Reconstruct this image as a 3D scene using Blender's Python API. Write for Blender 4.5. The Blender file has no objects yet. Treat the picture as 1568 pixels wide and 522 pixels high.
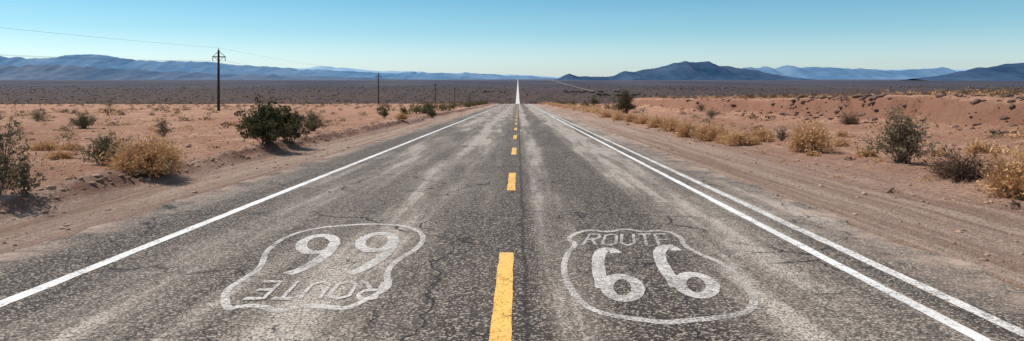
import bpy, math, random
import numpy as np
random.seed(7); rng=np.random.default_rng(7)
scene=bpy.context.scene
CAM_H=1.65; F=1100.0

# ------------------------------------------------------------------ utils
def vn(x,y,seed=0):
    x=np.asarray(x,float); y=np.asarray(y,float)
    x,y=np.broadcast_arrays(x,y)
    ix=np.floor(x).astype(np.int64); iy=np.floor(y).astype(np.int64)
    fx=x-ix; fy=y-iy; fx=fx*fx*(3-2*fx); fy=fy*fy*(3-2*fy)
    def h(a,b):
        n=(a*374761393+b*668265263+seed*144269504)&0xffffffff
        n=((n^(n>>13))*1274126177)&0xffffffff
        n=(n^(n>>16))&0xffffffff
        return n/4294967295.0
    a=h(ix,iy);b=h(ix+1,iy);c=h(ix,iy+1);d=h(ix+1,iy+1)
    return (a*(1-fx)+b*fx)*(1-fy)+(c*(1-fx)+d*fx)*fy
def fbm(x,y,seed=0,o=4):
    s=0;a=.5;t=0
    for i in range(o):
        s=s+a*vn(np.asarray(x)*2**i+i*17.3,np.asarray(y)*2**i-i*9.1,seed+i); t+=a; a*=.5
    return s/t
def ridg(x,y,seed=0,o=4):
    s=0;a=.5;t=0
    for i in range(o):
        s=s+a*(1-np.abs(2*vn(np.asarray(x)*2**i+i*7.7,np.asarray(y)*2**i+i*3.1,seed+i)-1)); t+=a; a*=.5
    return s/t
def sstep(a,b,x):
    t=np.clip((np.asarray(x,float)-a)/(b-a),0,1); return t*t*(3-2*t)

def make_mesh(name,V,Fc,mats=(),smooth=False,midx=None):
    me=bpy.data.meshes.new(name)
    V=np.asarray(V,dtype=np.float32)
    k=Fc.shape[1]; n=Fc.shape[0]
    me.vertices.add(len(V)); me.vertices.foreach_set('co',V.ravel())
    me.loops.add(n*k); me.loops.foreach_set('vertex_index',Fc.astype(np.int32).ravel())
    me.polygons.add(n); me.polygons.foreach_set('loop_start',np.arange(0,n*k,k,dtype=np.int32))
    me.polygons.foreach_set('loop_total',np.full(n,k,dtype=np.int32))
    for m in mats: me.materials.append(m)
    if midx is not None: me.polygons.foreach_set('material_index',np.asarray(midx,dtype=np.int32))
    if smooth: me.polygons.foreach_set('use_smooth',np.ones(len(me.polygons),dtype=bool))
    me.update(calc_edges=True); me.validate()
    return me
def add_obj(name,me,loc=(0,0,0),parent=None):
    ob=bpy.data.objects.new(name,me); ob.location=loc
    scene.collection.objects.link(ob)
    if parent: ob.parent=parent
    return ob
def gridfaces(nx,ny):
    i=np.arange(nx-1)[None,:]; j=np.arange(ny-1)[:,None]
    a=(j*nx+i).ravel()
    return np.stack([a,a+1,a+nx+1,a+nx],1)

class NB:
    def __init__(s,name,world=False):
        if world: s.m=world
        else:
            s.m=bpy.data.materials.new(name)
        s.m.use_nodes=True; s.nt=s.m.node_tree; s.nt.nodes.clear()
    def n(s,t,ins=None,**kw):
        nd=s.nt.nodes.new(t)
        for k,v in kw.items(): setattr(nd,k,v)
        for k,v in (ins or {}).items():
            sk=nd.inputs[k]
            if isinstance(v,bpy.types.NodeSocket): s.nt.links.new(v,sk)
            else:
                if isinstance(v,tuple) and len(v)==3 and sk.type=='RGBA': v=v+(1,)
                sk.default_value=v
        return nd
    def math(s,op,a,b=0.0,c=None,clamp=False):
        d={0:a,1:b}
        if c is not None: d[2]=c
        return s.n('ShaderNodeMath',d,operation=op,use_clamp=clamp).outputs[0]
    def mix(s,f,a,b,blend='MIX'):
        nd=s.n('ShaderNodeMix',None,data_type='RGBA',blend_type=blend)
        for k,v in ((0,f),(6,a),(7,b)):
            sk=nd.inputs[k]
            if isinstance(v,bpy.types.NodeSocket): s.nt.links.new(v,sk)
            else: sk.default_value=(v+(1,)) if isinstance(v,tuple) and len(v)==3 else v
        return nd.outputs[2]
    def noise(s,vec,scale,detail=3,rough=.55,dist=0.0):
        return s.n('ShaderNodeTexNoise',{'Vector':vec,'Scale':scale,'Detail':detail,'Roughness':rough,'Distortion':dist}).outputs[0]
    def noisec(s,vec,scale,detail=3):
        return s.n('ShaderNodeTexNoise',{'Vector':vec,'Scale':scale,'Detail':detail}).outputs[1]
    def vor(s,vec,scale,feature='F1',out=0,rand=1.0):
        return s.n('ShaderNodeTexVoronoi',{'Vector':vec,'Scale':scale,'Randomness':rand},feature=feature).outputs[out]
    def ramp(s,f,pts,interp='LINEAR'):
        nd=s.n('ShaderNodeValToRGB',{0:f}); cr=nd.color_ramp; cr.interpolation=interp
        while len(cr.elements)<len(pts): cr.elements.new(.5)
        for e,(p,c) in zip(cr.elements,pts):
            e.position=p
            e.color=(c,c,c,1) if isinstance(c,(int,float)) else (tuple(c)+(1,))
        return nd.outputs[0]
    def mr(s,v,a,b,c=0.0,d=1.0):
        return s.n('ShaderNodeMapRange',{0:v,1:a,2:b,3:c,4:d}).outputs[0]
    def pos(s): return s.n('ShaderNodeNewGeometry').outputs['Position']
    def xyz(s,v): 
        nd=s.n('ShaderNodeSeparateXYZ',{0:v}); return nd.outputs
    def scalev(s,v,sx,sy,sz):
        return s.n('ShaderNodeVectorMath',{0:v,1:(sx,sy,sz)},operation='MULTIPLY').outputs[0]
    def bsdf(s,col,rough=.9,bump=None,bstr=.4,bdist=.02,alpha=None,spec=.2,extra=None):
        ins={'Base Color':col,'Roughness':rough,'Specular IOR Level':spec}
        if bump is not None:
            ins['Normal']=s.n('ShaderNodeBump',{'Strength':bstr,'Distance':bdist,'Height':bump}).outputs[0]
        if alpha is not None: ins['Alpha']=alpha
        b=s.n('ShaderNodeBsdfPrincipled',ins)
        s.n('ShaderNodeOutputMaterial',{0:b.outputs[0]})
        return s.m

# ------------------------------------------------------------------ terrain profile
_cy=[-400,0,225,262,300,345,448,620,800,1000,1250,1500,2000,6000,60000]
_cz=[-400*-.0273,0,-225*.0273,-7.35,-8.85,-10.7,-14.3,-21.5,-29,-36.5,-44.2,-48.2,-49,-47,120]
_yy=np.arange(-400,60001,5.0); _zz=np.interp(_yy,_cy,_cz)
k=np.ones(9)/9; _zp=np.convolve(np.pad(_zz,4,mode='edge'),k,'valid'); _zp[:6]=_zz[:6]
YS=np.concatenate([np.arange(-60,3,1.0),np.arange(3,30,.14),np.arange(30,60,.35),np.arange(60,130,.8),np.arange(130,340,3.0),np.geomspace(340,45000,90)])
PS=np.interp(YS,_yy,_zp)
def P(y): return np.interp(y,YS,PS)
EL,ER=-5.45,4.45
def terrain_offset(X,Y):
    X=np.asarray(X,float);Y=np.asarray(Y,float)
    d=np.where(X<0,EL-X,X-ER)
    near=1-sstep(150,400,Y)
    z=np.zeros_like(X+Y)
    z=z-.012+ .05*(fbm(X*1.1,Y*1.1,3,3)-.5)*sstep(-.2,.8,d)
    z=z+ .5*(fbm(X*.09,Y*.07,5,4)-.5)*sstep(2,12,d)
    z=z+ .13*(fbm(X*1.7,Y*1.7,9,5)-.5)*sstep(1.5,5,d)
    z=z+ .05*(ridg(X*3.1,Y*2.6,15,3)-.5)*sstep(1.0,3,d)*near
    z=z+ 1.6*(fbm(X*.012,Y*.012,12,3)-.5)*sstep(20,90,d)*near
    cx=-7.55+.45*(vn(Y*.12,0,21)-.5)
    z=z+ near*(.24*np.exp(-((X-cx)/.36)**2)*(.25+1.3*ridg(Y*1.3,X*1.5,22,4)))
    cx=9.0+.6*(vn(Y*.1,3,25)-.5)
    z=z+ near*(.08*np.exp(-((X-cx)/.8)**2)*(.4+vn(Y*.6,X,26)))
    w=1-sstep(135,185,Y)
    foot=18.8+1.5*(fbm(Y*.045,0,31,3)-.5)*2
    top=foot+4.6+2.0*(fbm(Y*.07,5,33,3)-.5)
    wob=(fbm(X*.35,Y*.35,34,4)-.5)*2.4
    t=np.clip((X-foot+wob)/(top-foot),0,1)
    gul=ridg(Y*.30,X*.10,35,4)
    prof=np.clip(t*1.15-.75*gul*t*(1-t)*1.6,0,1)
    prof=.55*prof+.45*sstep(.45,.72,prof)
    prof=prof+.16*(fbm(X*1.3,Y*1.3,37,4)-.5)*np.sin(np.pi*t)
    z=z+ w*prof*(1.72+.35*(fbm(Y*.05,1,36,2)-.5)+ .012*np.clip(X-top,0,60))
    under=.10+.5*sstep(250,500,Y)
    z=np.where(d<0,z-under*sstep(0,.25,-d),z)
    far=sstep(900,3000,np.abs(X)+Y)
    z=z+far*8*(fbm(X*.0006,Y*.0006,41,3)-.5)*sstep(300,1500,np.abs(X))
    return z
def GZ(x,y): return P(y)+terrain_offset(x,y)

xs=np.concatenate([np.arange(-14,-9.01,.16),np.arange(-9,-5,.08),np.arange(-5,4,.3),np.arange(4,14.01,.16)])
xr=np.concatenate([np.arange(14.5,32,.5),np.arange(33,70,1.5),np.geomspace(72,42000,70)])
xrr=np.concatenate([np.arange(14.3,30,.28),np.arange(30.5,70,1.5),np.geomspace(72,42000,70)])
XS=np.concatenate([-xr[::-1],xs,xrr])
XX,YY=np.meshgrid(XS,YS)
ZZ=P(YY)+terrain_offset(XX,YY)

# ------------------------------------------------------------------ materials
def mat_ground():
    b=NB('desert_ground'); p=b.pos(); X,Y,Z=b.xyz(p)
    n1=b.noise(p,.35,5,.6); n2=b.noise(p,2.5,5,.65); n3=b.noise(p,14,4,.7); n4=b.noise(p,55,3,.7)
    n0=b.noise(b.scalev(p,1,.6,1),.09,4,.6)
    c=b.mix(b.ramp(n1,[(.38,0),(.60,1)]),(.43,.200,.112),(.62,.37,.245))
    c=b.mix(b.ramp(n0,[(.44,0),(.58,.75)]),c,(.35,.170,.105))
    c=b.mix(b.ramp(n2,[(.46,0),(.62,.85)]),c,(.31,.145,.085))
    c=b.mix(b.ramp(n3,[(.41,.9),(.53,0)]),c,(.17,.085,.055))
    c=b.mix(b.ramp(n4,[(.52,0),(.66,.6)]),c,(.74,.52,.38))
    v=b.vor(p,9); vc=b.vor(p,9,out=1)
    vg=b.xyz(vc)
    peb=b.math('MULTIPLY',b.math('LESS_THAN',v,.23),b.math('GREATER_THAN',vg[0],.62))
    c=b.mix(b.math('MULTIPLY',peb,.8),c,b.mix(vg[1],(.08,.05,.04),(.44,.29,.21)))
    st=b.noise(b.scalev(p,2.0,.04,1),1.5,5,.7)
    grav=b.mix(b.ramp(st,[(.40,0),(.60,1)]),(.34,.225,.165),(.62,.465,.36))
    grav=b.mix(b.ramp(n4,[(.42,.8),(.54,0)]),grav,(.15,.10,.075))
    grav=b.mix(b.ramp(n3,[(.40,.5),(.5,0)]),grav,(.22,.145,.11))
    wob=b.math('MULTIPLY',b.math('SUBTRACT',n1,.5),3.0)
    ax=b.math('ADD',b.math('ABSOLUTE',b.math('ADD',X,.2)),wob)
    shf=b.mr(ax,6.4,9.6,1,0)
    c=b.mix(b.math('MULTIPLY',shf,.85),c,grav)
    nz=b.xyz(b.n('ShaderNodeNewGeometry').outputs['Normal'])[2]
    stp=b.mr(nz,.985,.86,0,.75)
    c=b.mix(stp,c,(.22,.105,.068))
    pf=b.scalev(p,1,.35,1)
    f1=b.noise(pf,.006,6,.7); f2=b.noise(pf,.05,4,.7); f3=b.noise(pf,.0011,5,.6)
    pl=b.mix(b.ramp(f2,[(.42,0),(.64,1)]),(.040,.026,.022),(.140,.080,.057))
    pl=b.mix(b.ramp(f1,[(.40,0),(.66,.75)]),pl,(.062,.042,.038))
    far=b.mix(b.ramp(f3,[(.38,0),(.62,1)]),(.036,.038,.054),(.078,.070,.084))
    pl=b.mix(b.ramp(b.math('DIVIDE',Y,12000),[(.12,0),(.55,.95)]),pl,far)  # aerial haze painted into the plain: colour turns bluish with distance along Y
    pl=b.mix(b.ramp(b.math('DIVIDE',Y,30000),[(.35,0),(.70,.8)]),pl,(.12,.155,.20))  # paler painted haze over the farthest ground
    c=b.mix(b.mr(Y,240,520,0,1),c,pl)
    h=b.math('ADD',b.math('MULTIPLY',n3,.6),b.math('MULTIPLY',n4,.35))
    h=b.math('ADD',h,b.math('MULTIPLY',n2,.8))
    h=b.math('ADD',h,b.math('MULTIPLY',peb,.3))
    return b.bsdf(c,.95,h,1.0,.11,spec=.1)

def mat_asphalt():
    b=NB('weathered_asphalt'); p=b.pos(); X,Y,Z=b.xyz(p)
    t=b.mr(X,-5.5,4.5,0,1)
    wx=lambda x:(x+5.5)/10
    t=b.math('ADD',t,b.math('MULTIPLY',b.math('SUBTRACT',b.noise(b.scalev(p,1,.12,1),.8,3),.5),.06))
    prof=b.ramp(t,[(wx(-5.5),.26),(wx(-4.4),.12),(wx(-4.0),.46),(wx(-3.1),.66),(wx(-2.3),.42),(wx(-1.7),.94),(wx(-.95),.62),(wx(-.42),.28),
                   (wx(-.15),.04),(wx(.05),.08),(wx(.28),.96),(wx(.62),.70),(wx(.85),.12),(wx(1.5),.06),(wx(1.9),.66),(wx(2.6),1.0),(wx(3.2),.50),(wx(3.8),.55),(wx(4.4),.65)])
    s1=b.noise(b.scalev(p,1.6,.06,1),1.6,5,.65)
    s2=b.noise(b.scalev(p,1,.25,1),.55,5,.62)
    s3=b.noise(p,3.5,5,.7)
    f=b.math('ADD',prof,b.math('MULTIPLY',b.math('SUBTRACT',s1,.5),2.3))
    f=b.math('ADD',f,b.math('MULTIPLY',b.math('SUBTRACT',s2,.5),1.9))
    f=b.math('ADD',f,b.math('MULTIPLY',b.math('SUBTRACT',s3,.5),.7))
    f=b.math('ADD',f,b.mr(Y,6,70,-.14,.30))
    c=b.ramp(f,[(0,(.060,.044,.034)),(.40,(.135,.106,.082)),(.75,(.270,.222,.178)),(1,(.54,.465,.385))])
    g1=b.noise(p,55,3,.75); g2=b.vor(p,62,out=1); gg=b.xyz(g2)
    c=b.mix(b.ramp(g1,[(.42,.9),(.55,0)]),c,(.027,.020,.017))
    c=b.mix(b.math('MULTIPLY',b.ramp(gg[0],[(.68,0),(.86,1)]),.62),c,(.52,.43,.34))
    c=b.mix(b.math('MULTIPLY',b.ramp(gg[1],[(.72,0),(.85,1)]),.6),c,(.03,.024,.020))
    pw=b.n('ShaderNodeVectorMath',{0:p,1:b.n('ShaderNodeVectorMath',{0:b.noisec(p,1.3,5),1:(1.3,1.3,0)},operation='MULTIPLY').outputs[0]},operation='ADD').outputs[0]
    cr=None
    for sc,wd,lo in ((.42,.008,.42),(1.1,.010,.53)):
        e=b.vor(b.scalev(pw,1,.8,0),sc,feature='DISTANCE_TO_EDGE')
        k_=b.mr(e,wd*.4,wd,1,0)
        msk=b.ramp(b.noise(p,.28*sc/.42,3),[(lo,0),(lo+.08,1)])
        k_=b.math('MULTIPLY',k_,msk)
        cr=k_ if cr is None else b.math('MAXIMUM',cr,k_)
    yw=b.math('ADD',Y,b.math('MULTIPLY',b.noise(p,.9,5,.65),1.6))
    fr=b.math('ABSOLUTE',b.math('SUBTRACT',b.math('FRACT',b.math('DIVIDE',yw,7.3)),.5))
    tc=b.math('MULTIPLY',b.mr(fr,.0015,.003,1,0),b.ramp(b.noise(p,.22,2),[(.45,0),(.52,1)]))
    cr=b.math('MAXIMUM',cr,tc)
    jx=b.math('ABSOLUTE',b.math('SUBTRACT',b.math('ADD',X,b.math('MULTIPLY',b.noise(b.scalev(p,0,1,0),.8,5),.10)),.12))
    cr=b.math('MAXIMUM',cr,b.math('MULTIPLY',b.mr(jx,.008,.035,1,0),.7))
    c=b.mix(b.math('MULTIPLY',cr,.85),c,(.018,.015,.014))
    n=b.noise(p,1.2,5,.7)
    ed=b.math('ADD',b.mr(X,3.5,4.5,0,.9),b.mr(X,-4.9,-5.5,0,.9))
    du=b.math('MULTIPLY',ed,b.ramp(n,[(.4,0),(.6,1)]))
    c=b.mix(du,c,(.42,.30,.225))
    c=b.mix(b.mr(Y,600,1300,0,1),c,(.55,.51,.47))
    h=b.math('SUBTRACT',b.math('ADD',b.math('MULTIPLY',g1,.6),b.math('MULTIPLY',gg[0],.25)),b.math('MULTIPLY',cr,1.6))
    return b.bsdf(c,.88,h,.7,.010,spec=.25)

def mat_paint(name,col,wear,col2=None,lo=.12,soft=.05):
    b=NB(name); p=b.pos()
    n1=b.noise(p,3,6,.75); n2=b.noise(p,50,3,.75); g=b.xyz(b.vor(p,62,out=1))
    f=b.math('ADD',b.math('MULTIPLY',n1,.6),b.math('MULTIPLY',n2,.4))
    f=b.math('ADD',f,b.math('MULTIPLY',b.math('SUBTRACT',g[0],.5),.22))
    a=b.ramp(f,[(wear-soft,lo),(wear+soft,1)])
    c=b.mix(b.ramp(n2,[(.4,0),(.6,1)]),tuple(x*.75 for x in col) if col2 is None else col2,col)
    c=b.mix(b.ramp(b.noise(b.scalev(p,1,.3,1),1.5,4),[(.45,0),(.75,.4)]),c,(.25,.2,.16))
    return b.bsdf(c,.7,n2,.4,.004,alpha=a)

def mat_foliage(name,c1,c2,c3,sc=3.0):
    b=NB(name); p=b.pos()
    n=b.noise(p,sc,3,.7); n2=b.noise(p,sc*9,2)
    c=b.mix(b.ramp(n,[(.35,0),(.65,1)]),c1,c2)
    c=b.mix(b.ramp(n2,[(.5,0),(.7,.8)]),c,c3)
    d=b.n('ShaderNodeBsdfDiffuse',{'Color':c})
    tr=b.n('ShaderNodeBsdfTranslucent',{'Color':c})
    ms=b.n('ShaderNodeMixShader',{0:.2,1:d.outputs[0],2:tr.outputs[0]})
    b.n('ShaderNodeOutputMaterial',{0:ms.outputs[0]}); return b.m
def mat_simple(name,c1,c2,sc=6,rough=.85,bs=.3):
    b=NB(name); p=b.pos(); n=b.noise(p,sc,5,.65)
    return b.bsdf(b.mix(b.ramp(n,[(.35,0),(.65,1)]),c1,c2),rough,n,bs,.05)
def mat_mount(name,c1,c2,sc):
    b=NB(name); p=b.pos(); n=b.noise(b.scalev(p,1,.5,2.2),sc,6,.7)
    c=b.mix(b.ramp(n,[(.36,0),(.66,1)]),c1,c2)
    return b.bsdf(c,1,n,.6,60,spec=0)

M_g=mat_ground(); M_a=mat_asphalt()
M_w=mat_paint('white_road_paint',(.84,.81,.76),.39)
M_wf=mat_paint('faded_white_road_paint',(.76,.71,.65),.45,lo=.25,soft=.07)
M_sh=mat_paint('stencil_paint',(.68,.62,.56),.48,lo=.26,soft=.10)
M_sh2=mat_paint('stencil_paint_worn',(.66,.60,.54),.515,lo=.18,soft=.11)
M_y=mat_paint('yellow_road_paint',(.84,.50,.14),.42,col2=(.74,.38,.08),lo=.25)

me=make_mesh('desert_ground',np.stack([XX.ravel(),YY.ravel(),ZZ.ravel()],1),gridfaces(len(XS),len(YS)),[M_g],True)
add_obj('desert_ground',me)

# ------------------------------------------------------------------ road
cols=np.array([EL,EL+.25,-4,-2,0,2,3.6,ER-.25,ER])
RX=np.repeat(cols[None,:],len(YS),0).copy()
near=YS<300
RX[near,0]+= (.40*(fbm(YS*1.3,0,51,4)-.5))[near]
RX[near,-1]+=(.44*(fbm(YS*1.1,7,52,4)-.5))[near]
far=YS>=700
RX[far]*=.85
RZ=np.repeat(PS[:,None],len(cols),1)
RY=np.repeat(YS[:,None],len(cols),1)
add_obj('road',make_mesh('road',np.stack([RX.ravel(),RY.ravel(),RZ.ravel()],1),gridfaces(len(cols),len(YS)),[M_a]))

def strip(x,w,y0,y1,dz=.004,seed=0,rag=.010):
    ys=np.concatenate([[y0],YS[(YS>y0)&(YS<y1)],[y1]])
    if y1-y0<10 and y0<60: ys=np.unique(np.concatenate([ys,np.arange(y0,y1,.1)]))
    a=x-w/2+rag*(fbm(ys*3,0,seed,3)-.5)*2; c=x+w/2+rag*(fbm(ys*3,5,seed+1,3)-.5)*2
    z=P(ys)+dz+.02*sstep(60,200,ys)
    V=np.concatenate([np.stack([a,ys,z],1),np.stack([c,ys,z],1)]); n=len(ys)
    i=np.arange(n-1); Fq=np.stack([i,i+n,i+n+1,i+1],1)
    return V,Fq
def joinparts(parts):
    V=[];Fs=[];o=0
    for v,f in parts:
        V.append(v);Fs.append(f+o);o+=len(v)
    return np.concatenate(V),np.concatenate(Fs)
add_obj('edge_line',make_mesh('edge_line',*strip(-4.15,.135,-20,262,seed=61),[M_w]))
add_obj('edge_line',make_mesh('edge_line',*strip(3.17,.115,-20,262,seed=63),[M_w]))
add_obj('edge_line',make_mesh('edge_line',*strip(3.55,.125,-20,262,seed=65),[M_wf]))
ds=[]
for kk in range(-3,31):
    y1=7.69+8.26*kk; ds.append(strip(-.12,.15,y1-3.05,y1,seed=70+kk,rag=.008))
add_obj('centre_line_dashes',make_mesh('centre_line_dashes',*joinparts(ds),[M_y]))

# ------------------------------------------------------------------ stencilled route shields (plan shapes on the road plane)
def onroad(u,v): return ((u-793)*CAM_H/(v-151.0), CAM_H*F/(v-151.0))
def chaikin(pts,closed,it=3):
    for _ in range(it):
        q=[];n=len(pts)
        if not closed:q.append(pts[0])
        for i in range(n if closed else n-1):
            a=pts[i];c=pts[(i+1)%n]
            q.append((a[0]*.75+c[0]*.25,a[1]*.75+c[1]*.25)); q.append((a[0]*.25+c[0]*.75,a[1]*.25+c[1]*.75))
        if not closed:q.append(pts[-1])
        pts=q
    return pts
def ribbon(pts,wx,wy,closed=False,dz=.004):
    A=np.array(pts); n=len(A)
    if closed: T=np.roll(A,-1,0)-np.roll(A,1,0)
    else: T=np.gradient(A,axis=0)
    T/= (np.linalg.norm(T,axis=1,keepdims=True)+1e-9)
    N=np.stack([-T[:,1]*wx/2,T[:,0]*wy/2],1)*(1+.25*(fbm(np.arange(n)*.35,0,5,3)-.5))[:,None]
    L=A+N;R=A-N
    V=np.concatenate([np.column_stack([L,P(L[:,1])+dz]),np.column_stack([R,P(R[:,1])+dz])])
    m=n if closed else n-1
    i=np.arange(m);j=(i+1)%n
    return V,np.stack([i,j,j+n,i+n],1)
LET={'R':[[(0,0),(0,1),(.8,1),(1,.78),(.8,.55),(0,.5)],[(.45,.5),(1,0)]],
     'O':[[(.5,0),(0,.15),(0,.85),(.5,1),(1,.85),(1,.15),(.5,0)]],
     'U':[[(0,1),(0,.2),(.5,0),(1,.2),(1,1)]],
     'T':[[(0,1),(1,1)],[(.5,1),(.5,0)]],
     'E':[[(1,1),(0,1),(0,0),(1,0)],[(0,.5),(.8,.5)]]}
def word(bl,br,tl,tr,wx,wy):
    bl,br,tl,tr=[np.array(onroad(*q)) for q in (bl,br,tl,tr)]
    out=[]
    for i,ch in enumerate('ROUTE'):
        for s in LET[ch]:
            q=[]
            for (x,y) in s:
                u=(i+ .12+x*.70)/5
                q.append(tuple((bl*(1-u)+br*u)*(1-y)+(tl*(1-u)+tr*u)*y))
            r=[]
            for a,c in zip(q[:-1],q[1:]):
                for t in np.linspace(0,1,4,endpoint=False): r.append((a[0]*(1-t)+c[0]*t,a[1]*(1-t)+c[1]*t))
            r.append(q[-1]); out.append((r,wx,wy))
    return out
def shield(outline,stems,bowls,wrd,dw,wmat=None):
    parts=[]; dz=.004; mi=[]
    o=chaikin([onroad(*q) for q in outline],True,2)
    parts.append(ribbon(o,.062,.11,True,dz)); dz+=.0004; mi+=[1]*len(parts[-1][1])
    for d in stems:
        c=chaikin([onroad(*q) for q in d],False,3)
        parts.append(ribbon(c,dw[0],dw[1],False,dz)); dz+=.0004; mi+=[0]*len(parts[-1][1])
    for (cu,cv,ru,rv,sk) in bowls:
        pts=[]
        for t in np.linspace(0,2*math.pi,40,endpoint=False):
            e=math.sin(t); pts.append(onroad(cu+ru*math.cos(t)+sk*e,cv+rv*e))
        parts.append(ribbon(pts,dw[0]*.92,dw[1]*.92,True,dz)); dz+=.0004; mi+=[0]*len(parts[-1][1])
    for r,wx,wy in wrd:
        parts.append(ribbon(r,wx,wy,False,dz)); dz+=.0003; mi+=[1]*len(parts[-1][1])
    me=make_mesh('route_shield_marking',*joinparts(parts),[M_sh,wmat or M_sh],False,mi)
    add_obj('route_shield_marking',me)
shield([(868,366),(884,356),(905,352),(932,356),(958,350),(985,356),(1012,352),(1042,361),(1048,378),(1075,391),(1108,404),(1140,430),(1158,460),(1146,479),(1100,487),(1055,491),(1018,495),(975,489),(925,482),(893,468),(871,440),(862,412),(868,388),(884,374)],
  [[(944,388),(938,383),(924,382),(916,392),(916,415),(924,442)],
   [(1036,384),(1030,379),(1014,379),(1008,390),(1016,410),(1038,440)]],
  [(953,441,24,17,3),(1066,437,25,16,6)],
  word((889,376),(1036,377),(900,359),(1024,359),.035,.08),(.125,.22),M_sh2)
shield([(343,446),(347,476),(366,469),(398,468),(428,479),(462,468),(500,470),(532,474),(562,458),(598,440),(590,420),(606,399),(640,381),(651,362),(632,348),(590,343),(540,344),(478,350),(436,363),(408,384),(404,396),(398,412),(372,428)],
  [[(440,420),(462,413),(490,398),(506,384),(513,372)],
   [(536,420),(556,412),(584,396),(598,382),(603,370)]],
  [(487,374,25,13,-6),(577,371,25,13,-6)],
  word((592,432),(396,432),(580,458),(366,458),.035,.085),(.125,.23))

# ------------------------------------------------------------------ bushes
M_stem=mat_simple('shrub_stem',(.09,.062,.045),(.24,.18,.13),20)
M_leafG=mat_foliage('creosote_leaf',(.055,.052,.026),(.120,.108,.050),(.21,.18,.090))
M_leafO=mat_foliage('olive_leaf',(.14,.110,.062),(.25,.20,.112),(.37,.30,.19))
M_straw=mat_foliage('straw_brush',(.46,.24,.11),(.64,.40,.20),(.76,.56,.34))
M_brown=mat_foliage('dead_brush',(.105,.060,.040),(.19,.12,.08),(.30,.20,.14))
def rib_np(A,B,w,outV,outF,o):
    d=B-A; r=rng.normal(size=3); n=np.cross(d,r); n/=np.linalg.norm(n)+1e-9
    n*=w/2
    outV+= [A-n,A+n,B+n*.5,B-n*.5]; outF.append((o,o+1,o+2,o+3)); return o+4
def bush(kind,w,h,seed,dens=1.0):
    global rng
    rng=np.random.default_rng(seed)
    V=[];Fq=[];MI=[];o=0
    if kind in('creosote','sparse'):
        sparse=kind=='sparse'
        ns=int((62 if sparse else 46)*dens); nl=(4.2 if sparse else 20)*dens; leafm=1
        for i in range(ns):
            az=rng.uniform(0,2*math.pi); el=math.radians(rng.uniform(10,86)); L=rng.uniform(.55,1.15)
            lobes=1+.25*math.sin(az*3+seed)+.15*math.sin(az*5+seed*2)
            tip=np.array([math.cos(az)*math.cos(el)*w/2*lobes*1.05,math.sin(az)*math.cos(el)*w/2*lobes*1.05,math.sin(el)**.8*h*1.0])*L
            base=np.array([rng.normal()*.05*w,rng.normal()*.05*w,-.03]); pv=base
            for s_ in range(1,6):
                t=s_/5; pt=base*(1-t)+tip*t+np.array([0,0,.12*h*math.sin(math.pi*t)])+rng.normal(size=3)*.018*w
                o=rib_np(pv,pt,.016*(1-.6*t)*max(w,.8),V,Fq,o); MI.append(0)
                if s_>=2:
                    for q in range(4 if sparse else 3):
                        dirv=rng.normal(size=3); dirv[2]=abs(dirv[2])*.8; dirv/=np.linalg.norm(dirv)
                        e=pt+dirv*rng.uniform(.08,.2)*w*.6
                        o=rib_np(pt,e,.007*max(w,.8),V,Fq,o); MI.append(1 if (sparse and q%2) else 0)
                        m=int(nl*.30*(.5+t)+.5)
                        for l in range(m):
                            tt=rng.uniform(.1,1.15); c=pt*(1-tt)+e*tt+rng.normal(size=3)*.03*w
                            if c[2]<.02: continue
                            sc_=.8 if sparse else 1.
                            a=rng.normal(size=3)*.015*(1+.4*w)*sc_; b2=rng.normal(size=3)*.012*(1+.4*w)*sc_
                            V+= [c-a,c-b2,c+a,c+b2]; Fq.append((o,o+1,o+2,o+3)); o+=4; MI.append(leafm)
                pv=pt
    else:
        nb=int((1500 if kind=='straw' else 700)*dens)
        for i in range(nb):
            az=rng.uniform(0,2*math.pi); el=math.asin(rng.uniform(.05,1.0)); 
            lob=1+.22*math.sin(az*3+seed)+.14*math.sin(az*7+seed*3)+.12*math.sin(el*5+az*2)
            L=rng.uniform(.45,1.08)*lob
            tip=np.array([math.cos(az)*math.cos(el)*w/2,math.sin(az)*math.cos(el)*w/2,math.sin(el)*h])*L
            base=tip*rng.uniform(.0,.45)*np.array([1,1,.7]); 
            mid=(base+tip)*.5+rng.normal(size=3)*.035*w; 
            o=rib_np(base,mid,.011*(.5+w*.5),V,Fq,o); MI.append(1)
            o=rib_np(mid,tip+rng.normal(size=3)*.03*w,.009*(.5+w*.5),V,Fq,o); MI.append(1)
            for l in range(2 if kind=='straw' else 1):
                c=tip*rng.uniform(.75,1.05)+rng.normal(size=3)*.03*w
                a=rng.normal(size=3)*.012*(1+w*.4); b2=rng.normal(size=3)*.010*(1+w*.4)
                V+= [c-a,c-b2,c+a,c+b2]; Fq.append((o,o+1,o+2,o+3)); o+=4; MI.append(1)
            if i%25==0:
                o=rib_np(np.array([0,0,-.02]),tip*.8,.014,V,Fq,o); MI.append(0)
    V=np.array(V); V[:,2]=np.maximum(V[:,2],-.03)
    return V,np.array(Fq),MI
def place(name,kind,leaf,x,y,w,h,seed,dens=1.0):
    V,Fq,MI=bush(kind,w,h,seed,dens)
    me=make_mesh(name,V,Fq,[M_stem,leaf],False,MI)
    ob=add_obj(name,me,(x,y,float(GZ(np.array(x),np.array(y)))-.01))
    ob.rotation_euler[2]=seed*1.3
    return ob
def sp(u,v): return onroad(u,v)
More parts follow.
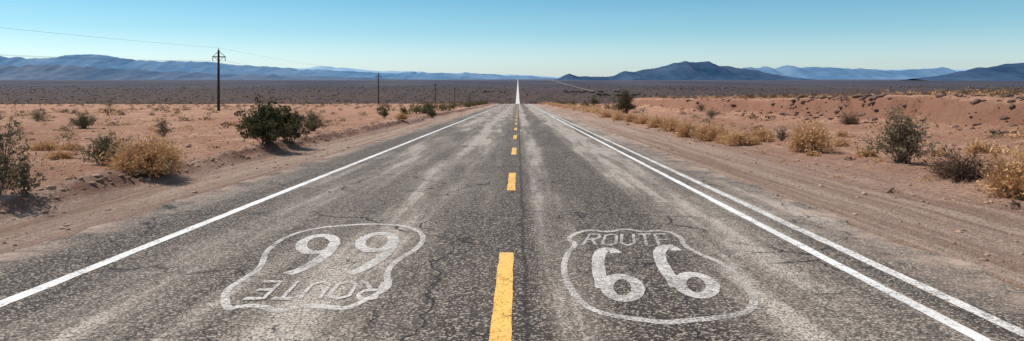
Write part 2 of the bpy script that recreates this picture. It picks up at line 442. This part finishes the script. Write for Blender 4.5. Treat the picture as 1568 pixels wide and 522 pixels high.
BL=[ # name,kind,leaf,u,v,w,h,dens
 ('creosote_bush','creosote',M_leafG,408,234,1.8,1.1,1.4),
 ('creosote_bush','creosote',M_leafG,440,228,1.4,1.05,1.1),
 ('creosote_bush','sparse',M_leafO,478,201,1.7,.95,1.3),
 ('creosote_bush','sparse',M_leafO,-10,322,1.15,1.25,.95),
 ('creosote_bush','sparse',M_leafO,34,318,.7,.6,.5),
 ('dry_brush','straw',M_straw,230,277,1.35,.66,1.4),
 ('dry_brush','straw',M_straw,195,280,.7,.36,.7),
 ('desert_shrub','sparse',M_leafO,160,252,1.15,.68,1.3),
 ('creosote_bush','sparse',M_leafO,128,195,1.7,.75,1.3),
 ('desert_shrub','sparse',M_leafO,250,208,.85,.75,.9),
 ('dry_brush','straw',M_straw,92,243,.65,.2,.5),
 ('dry_brush','straw',M_straw,106,232,.7,.24,.5),
 ('dry_brush','straw',M_straw,70,230,.9,.3,.4),
 ('desert_shrub','sparse',M_leafO,57,186,1.3,.7,.8),
 ('dry_brush','straw',M_straw,615,190,.9,.42,.6),
 ('dry_brush','straw',M_straw,575,194,.7,.3,.5),
 ('creosote_bush','creosote',M_leafG,588,181,1.2,1.0,.6),
 ('creosote_bush','creosote',M_leafG,619,178,1.3,.9,.6),
 ('creosote_bush','creosote',M_leafG,663,181,1.2,.7,.6),
 ('creosote_bush','creosote',M_leafG,656,174,1.6,1.1,.6),
 ('creosote_bush','sparse',M_leafG,957,174,2.9,2.3,2.2),
 ('creosote_bush','creosote',M_leafG,910,162.5,2.8,1.9,.8),
 ('dry_brush','straw',M_straw,1241,236,1.3,.78,1.3),
 ('desert_shrub','sparse',M_leafO,1197,217,.65,.6,.7),
 ('dry_brush','straw',M_straw,1167,219,1.0,.5,.9),
 ('dry_brush','straw',M_straw,1131,223,1.1,.50,.9),
 ('dry_brush','straw',M_straw,1091,215,1.4,.66,1.1),
 ('dry_brush','straw',M_straw,1052,209,1.25,.72,.9),
 ('dry_brush','straw',M_straw,1029,201,1.3,.7,.8),
 ('dry_brush','straw',M_straw,1006,195,1.3,.62,.8),
 ('dry_brush','straw',M_straw,986,190,1.4,.6,.7),
 ('dry_brush','straw',M_straw,967,187,1.2,.6,.7),
 ('dry_brush','straw',M_straw,948,184,1.3,.6,.6),
 ('dry_brush','straw',M_straw,930,180,1.4,.6,.6),
 ('dry_brush','straw',M_straw,1110,219,.8,.4,.5),
 ('dry_brush','straw',M_straw,1150,222,.7,.35,.5),
 ('dry_brush','straw',M_straw,1285,224,.8,.3,.4),
 ('dry_brush','straw',M_straw,1245,241,.4,.18,.3),
 ('dry_brush','straw',M_straw,1326,243,.6,.22,.4),
 ('creosote_bush','sparse',M_leafO,1382,252,1.85,1.2,1.25),
 ('dead_shrub','dead',M_brown,1472,278,1.3,.50,1.2),
 ('dry_brush','straw',M_straw,1562,303,1.0,.66,1.3),
 ('dry_brush','straw',M_straw,1500,234,.85,.36,.7),
 ('desert_shrub','dead',M_brown,1302,194,1.5,.85,.8),
 ('desert_shrub','sparse',M_leafO,1090,181,1.2,.9,.8),
 ('desert_shrub','sparse',M_leafO,1073,174,1.4,.8,.8),
 ('dry_brush','straw',M_straw,1290,210,.6,.25,.3),
 ('dry_brush','straw',M_straw,1440,240,.5,.2,.3),
 ('dry_brush','straw',M_straw,1392,222,.8,.3,.3),
]
for i,(nm,kd,lf,u,v,w,h,dn) in enumerate(BL):
    x,y=sp(u,v); place(nm,kd,lf,x,y,w,h,100+i,dn)

def scrub(name,mat,pts,ntri,leaf=.07,seed=1):
    r=np.random.default_rng(seed); out=[]
    A=np.array([q[:4] for q in pts],float); ZG=GZ(A[:,0],A[:,1])
    for (x,y,w,h),z in zip(A,ZG):
        n=ntri
        az=r.uniform(0,2*np.pi,n); el=np.arcsin(r.uniform(0,1,n)); R=r.uniform(.35,1.05,n)*(1+.25*np.sin(az*3+x))
        C=np.stack([np.cos(az)*np.cos(el)*w/2*R+x,np.sin(az)*np.cos(el)*w/2*R+y,np.sin(el)*h*R+z],1)
        s=leaf*w
        out.append((C[:,None,:]+r.normal(size=(n,3,3))*s).reshape(-1,3))
    A=np.concatenate(out); Fq=np.arange(len(A)).reshape(-1,3)
    add_obj(name,make_mesh(name,A,Fq,[mat]))
def sample(n,seed,y0,y1,pw=1.0):
    r=np.random.default_rng(seed); L=[]
    while len(L)<n:
        y=y0+(y1-y0)*r.uniform()**pw; x=r.uniform(-1,1)*(.80*y+8)
        if -11<x<11.5: continue
        if r.uniform()<.35 and vn(x*.06,y*.06,77)<.45: continue
        s=r.uniform(.35,1.0)**1.4*1.25
        L.append((x,y,s*1.15,s*r.uniform(.4,.65)))
    return L
scrub('olive_scrub',M_leafO,sample(380,1,24,250,.8),130,.04,1)
scrub('green_scrub',M_leafG,sample(280,2,45,250,.7),130,.04,2)
scrub('dry_scrub',M_straw,sample(320,3,20,250,.8),110,.04,3)
scrub('brown_scrub',M_brown,sample(560,4,30,260,.7),100,.045,4)
r=np.random.default_rng(19); L=[]
while len(L)<420:
    y=r.uniform(8,60); x=r.uniform(-1,1)*(.75*y+2)
    if -8.3<x<6.5: continue
    L.append((x,y,r.uniform(.1,.36),r.uniform(.04,.15)))
scrub('dry_tufts',M_straw,L[:250],40,.07,20); scrub('dead_twigs',M_brown,L[250:],30,.09,21)
r=np.random.default_rng(9)
scrub('verge_brush',M_straw,[(9+r.normal()*.8,y,r.uniform(.8,1.6),r.uniform(.4,.8)) for y in np.arange(66,240,2.2)],120,.05,5)
scrub('verge_scrub',M_leafG,[(-9.5-abs(r.normal())*2.5,y,r.uniform(1,2.2),r.uniform(.6,1.5)) for y in np.arange(75,250,3.0)]+[(12+abs(r.normal())*3,y,r.uniform(1,2.2),r.uniform(.5,1.2)) for y in np.arange(95,250,6)],130,.05,6)
scrub('bank_scrub',M_brown,[(25+r.uniform(0,26),r.uniform(28,165),r.uniform(.5,1.3),r.uniform(.25,.6)) for _ in range(190)],120,.045,7)
scrub('bank_dry_scrub',M_straw,[(24.5+r.uniform(0,18),r.uniform(28,165),r.uniform(.5,1.3),r.uniform(.2,.5)) for _ in range(130)],120,.045,8)
L=[]
while len(L)<7000:
    y=1200*(4.5**r.uniform()); x=r.uniform(-.85,.85)*y
    if abs(x)<14: continue
    s=r.uniform(1.0,3.0)*(y/1500)**.5; L.append((x,y,s*1.6,s*.7))
scrub('basin_scrub',M_leafG,L,7,.28,10)

def stones(name,mat,seed,zones):
    r=np.random.default_rng(seed)
    t=(1+5**.5)/2
    I=np.array([(-1,t,0),(1,t,0),(-1,-t,0),(1,-t,0),(0,-1,t),(0,1,t),(0,-1,-t),(0,1,-t),(t,0,-1),(t,0,1),(-t,0,-1),(-t,0,1)])/1.9
    FI=np.array([(0,11,5),(0,5,1),(0,1,7),(0,7,10),(0,10,11),(1,5,9),(5,11,4),(11,10,2),(10,7,6),(7,1,8),(3,9,4),(3,4,2),(3,2,6),(3,6,8),(3,8,9),(4,9,5),(2,4,11),(6,2,10),(8,6,7),(9,8,1)])
    V=[];Fs=[];o=0
    for (x0,x1,y0,y1,s0,s1,cnt) in zones:
        X=r.uniform(x0,x1,cnt); Y=y0+(y1-y0)*r.uniform(0,1,cnt)**1.5; S=s0+(s1-s0)*r.uniform(0,1,cnt)**5
        Z=GZ(X,Y)
        for x,y,z,s in zip(X,Y,Z,S):
            v=I*(1+r.normal(size=(12,3))*.25)*np.array([r.uniform(.7,1.4),r.uniform(.7,1.4),r.uniform(.35,.75)])*s
            V.append(v+np.array([x,y,z+s*.08])); Fs.append(FI+o); o+=12
    add_obj(name,make_mesh(name,np.concatenate(V),np.concatenate(Fs),[mat]))
M_st=mat_simple('stone',(.19,.11,.075),(.46,.29,.20),3)
stones('gravel_stones',M_st,3,[(-20,-5.6,6,45,.010,.055,4500),(4.7,20,6,45,.010,.05,4500),(-60,-8,25,130,.03,.13,700),(9,20,25,130,.03,.12,300),(-8.1,-7.1,8,70,.02,.09,1400)])
M_rk=mat_simple('dark_rock',(.07,.045,.035),(.20,.12,.09),3)
stones('bank_rocks',M_rk,4,[(20,25,30,110,.05,.28,700),(21.5,24,44,60,.08,.32,220)])

# ------------------------------------------------------------------ power line
M_wood=mat_simple('pole_wood',(.030,.022,.018),(.07,.048,.035),4)
M_wire=mat_simple('wire_metal',(.20,.20,.20),(.28,.28,.28),4)
M_ins=mat_simple('insulator_ceramic',(.12,.09,.08),(.2,.17,.15),4,.4)
def tube(a,c,r0,r1,n=8):
    a=np.array(a,float);c=np.array(c,float);d=c-a;d/=np.linalg.norm(d)
    u=np.cross(d,[0,1,0] if abs(d[1])<.9 else [1,0,0]);u/=np.linalg.norm(u);v=np.cross(d,u)
    th=np.arange(n)*2*np.pi/n
    ring=np.cos(th)[:,None]*u+np.sin(th)[:,None]*v
    V=np.concatenate([a+ring*r0,c+ring*r1]); i=np.arange(n);j=(i+1)%n
    return V,np.stack([i,j,j+n,i+n],1)
ARM=.88
def pole(x,y,H,s=1.0):
    z=float(GZ(np.array(float(x)),np.array(float(y))))
    e=bpy.data.objects.new('utility_pole',None); e.location=(x,y,z-.3); scene.collection.objects.link(e)
    H+=.3
    add_obj('post',make_mesh('post',*tube((0,0,0),(0,0,H),.19,.13,12),[M_wood],True),parent=e)
    arm=[tube((-ARM,.14,H-.9),(ARM,.14,H-.9),.07,.07,6),
         tube((-ARM,.14,H-.9),(-.0,.14,H-.15),.035,.035,6),tube((ARM,.14,H-.9),(0,.14,H-.15),.035,.035,6),
         tube((-.06,.14,H-1.5),(-ARM*.7,.14,H-.92),.03,.03,6),tube((.06,.14,H-1.5),(ARM*.7,.14,H-.92),.03,.03,6)]
    add_obj('crossarm',make_mesh('crossarm',*joinparts(arm),[M_wood]),parent=e)
    ins=[]
    for xx in (-ARM+.05,ARM-.05):
        ins.append(tube((xx,.14,H-.92),(xx,.14,H-1.45),.025,.025,8))
        for q in range(4): ins.append(tube((xx,.14,H-1.02-q*.11),(xx,.14,H-1.08-q*.11),.05,.10,8))
    ins.append(tube((0,0,H),(0,0,H+.3),.05,.04,8))
    add_obj('insulators',make_mesh('insulators',*joinparts(ins),[M_ins]),parent=e)
    return (x,y,z-.3+H)
tops=[pole(-40,y,h) for y,h in ((-12,6.0),(96,8.1),(206,8.9),(348,10.4),(455,11.0),(600,11),(760,11),(940,11))]
wires=[]
for a,c in zip(tops[:-1],tops[1:]):
    for dx,dz in ((-ARM+.05,-1.45),(ARM-.05,-1.45),(0,.3)):
        p0=np.array([a[0]+dx,a[1]+(.14 if dx else 0),a[2]+dz]);p1=np.array([c[0]+dx,c[1]+(.14 if dx else 0),c[2]+dz])
        sag=(.9 if dx else .5)*(np.linalg.norm(p1-p0)/108)**2
        pr=p0
        for t in np.linspace(0,1,25)[1:]:
            q=p0*(1-t)+p1*t-np.array([0,0,4*sag*t*(1-t)])
            wires.append(tube(pr,q,.009,.009,5)); pr=q
add_obj('power_lines',make_mesh('power_lines',*joinparts(wires),[M_wire]))

# ------------------------------------------------------------------ mountains
def mountain(name,sky,D,depth,mat,nx=420,nt=44,seed=0,lam=1500,base=-60):
    us=np.array([s[0] for s in sky],float); vs=np.array([s[1] for s in sky],float)
    U=np.linspace(us[0],us[-1],nx); Hh=(121-np.interp(U,us,vs))/F*D+CAM_H
    Hh=Hh+ (fbm(U*.07,0,seed,4)-.5)*.0050*D*np.clip((Hh-base)/(.012*D),0,1)
    T=np.linspace(-1,1,nt); Xc=(U-793)/F*D
    X=np.repeat(Xc[None,:],nt,0)
    Yc=D+T[:,None]*depth+0*X + 400*(fbm(X/3000,0*X,seed+4,2)-.5)
    a=1-np.abs(T)[:,None]
    r=ridg(X/lam,Yc/lam*.45,seed+7,4)
    prof=a**(.75+1.7*(1-r))
    Z=base+(Hh[None,:]-base)*prof
    Z=Z+ (ridg(X/lam*2.2,Yc/lam*2.2,seed+9,4)-.55)*.30*(Hh[None,:]-base)*a*(1-a)*2
    add_obj(name,make_mesh(name,np.stack([X.ravel(),Yc.ravel(),Z.ravel()],1),gridfaces(nx,nt),[mat],True))
Mfar=mat_mount('mountain_haze_far',(.22,.35,.47),(.28,.42,.54),.0006)  # all four mountain materials: aerial haze painted in as blue base colour
Mmid=mat_mount('mountain_haze_mid',(.075,.160,.270),(.150,.240,.345),.0009)
Mlow=mat_mount('mountain_haze_foothill',(.062,.110,.18),(.14,.175,.235),.0012)
Mdk=mat_mount('mountain_haze_dark',(.020,.050,.100),(.062,.100,.160),.0012)
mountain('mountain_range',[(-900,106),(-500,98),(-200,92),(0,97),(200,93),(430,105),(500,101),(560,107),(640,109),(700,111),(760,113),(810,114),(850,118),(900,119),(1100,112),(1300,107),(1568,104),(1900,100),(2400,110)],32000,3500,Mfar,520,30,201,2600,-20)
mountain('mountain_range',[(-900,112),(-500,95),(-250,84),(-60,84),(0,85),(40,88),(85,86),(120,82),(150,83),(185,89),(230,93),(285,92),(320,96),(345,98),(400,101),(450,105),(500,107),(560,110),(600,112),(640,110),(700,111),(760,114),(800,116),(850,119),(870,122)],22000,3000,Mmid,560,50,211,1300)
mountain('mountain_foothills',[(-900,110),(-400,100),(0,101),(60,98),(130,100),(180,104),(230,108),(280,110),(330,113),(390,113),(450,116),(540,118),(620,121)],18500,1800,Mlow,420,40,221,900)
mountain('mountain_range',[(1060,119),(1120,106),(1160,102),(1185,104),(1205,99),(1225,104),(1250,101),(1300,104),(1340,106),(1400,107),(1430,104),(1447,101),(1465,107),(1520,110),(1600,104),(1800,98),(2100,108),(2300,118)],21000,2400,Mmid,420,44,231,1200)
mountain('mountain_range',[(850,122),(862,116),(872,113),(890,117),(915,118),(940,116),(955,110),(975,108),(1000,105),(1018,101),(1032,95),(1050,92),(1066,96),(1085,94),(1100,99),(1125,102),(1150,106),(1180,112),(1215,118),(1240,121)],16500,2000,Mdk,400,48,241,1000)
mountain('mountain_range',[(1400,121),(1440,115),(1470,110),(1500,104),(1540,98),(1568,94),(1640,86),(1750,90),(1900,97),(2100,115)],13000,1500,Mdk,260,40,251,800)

M_tree=mat_foliage('distant_tree_leaf',(.025,.035,.025),(.045,.055,.04),(.07,.075,.05),.1)
L=[]
for (u0,u1,v,n) in ((860,960,141,46),(735,775,141,14),(905,990,146,30),(1000,1200,136,24)):
    for _ in range(n):
        u=r.uniform(u0,u1); y=F*50.0/(v-121+r.normal()*.8); L.append(((u-793)/F*y,y,r.uniform(5,11),r.uniform(3,5.5)))
scrub('distant_trees',M_tree,L,60,.12,12)
M_dr=mat_simple('pale_dirt',(.22,.18,.15),(.30,.25,.21),.02)
pts=[(300,2700),(340,4000),(430,6500),(560,10500),(640,14000)]
ys=np.geomspace(2700,14000,60); xc=np.interp(ys,[q[1] for q in pts],[q[0] for q in pts])
wd=np.interp(ys,[2700,14000],[8,26])
Va=np.stack([xc-wd/2,ys,P(ys)+1.5],1);Vb=np.stack([xc+wd/2,ys,P(ys)+1.5],1)
i=np.arange(59)
add_obj('dirt_road',make_mesh('dirt_road',np.concatenate([Va,Vb]),np.stack([i,i+60,i+61,i+1],1),[M_dr]))

# ------------------------------------------------------------------ light, sky
EL_S=math.radians(54); AZ=math.radians(-62)
w=bpy.data.worlds.new('World'); scene.world=w
b=NB('',world=w)
sky=b.n('ShaderNodeTexSky',sky_type='NISHITA'); sky.sun_disc=False
sky.sun_elevation=EL_S; sky.sun_rotation=AZ; sky.altitude=300; sky.air_density=1.0; sky.dust_density=.5; sky.ozone_density=2.0
hs=b.n('ShaderNodeHueSaturation',{'Saturation':.68,'Color':sky.outputs[0]}).outputs[0]
dirz=b.xyz(b.n('ShaderNodeTexCoord').outputs['Generated'])[2]
tint=b.ramp(dirz,[(0,(.74,.86,.99)),(.03,(.66,.84,.96)),(.065,(.44,.72,.85)),(.115,(.28,.58,.73)),(.35,(.55,.8,.95)),(.8,(.9,.97,1.0))])
col=b.mix(1.0,hs,tint,'MULTIPLY')
bg=b.n('ShaderNodeBackground',{0:col,1:.145})
b.n('ShaderNodeOutputWorld',{0:bg.outputs[0]})
ld=bpy.data.lights.new('sun','SUN'); ld.energy=4.8; ld.angle=math.radians(.5); ld.color=(1,.94,.86)
lo=bpy.data.objects.new('sun',ld); scene.collection.objects.link(lo)
from mathutils import Vector
dv=Vector((math.sin(AZ)*math.cos(EL_S),math.cos(AZ)*math.cos(EL_S),math.sin(EL_S)))
lo.rotation_euler=dv.to_track_quat('Z','Y').to_euler(); lo.location=(0,0,50)

cd=bpy.data.cameras.new('camera'); cam=bpy.data.objects.new('camera',cd); scene.collection.objects.link(cam)
cam.location=(0,0,CAM_H); cam.rotation_euler=(math.radians(90),0,0)
cd.sensor_width=36; cd.lens=F/1568*36; cd.shift_x=-9/1568; cd.shift_y=-140/1568
cd.clip_start=.1; cd.clip_end=120000
scene.camera=cam
scene.view_settings.view_transform='Standard'; scene.view_settings.look='None'; scene.view_settings.exposure=0
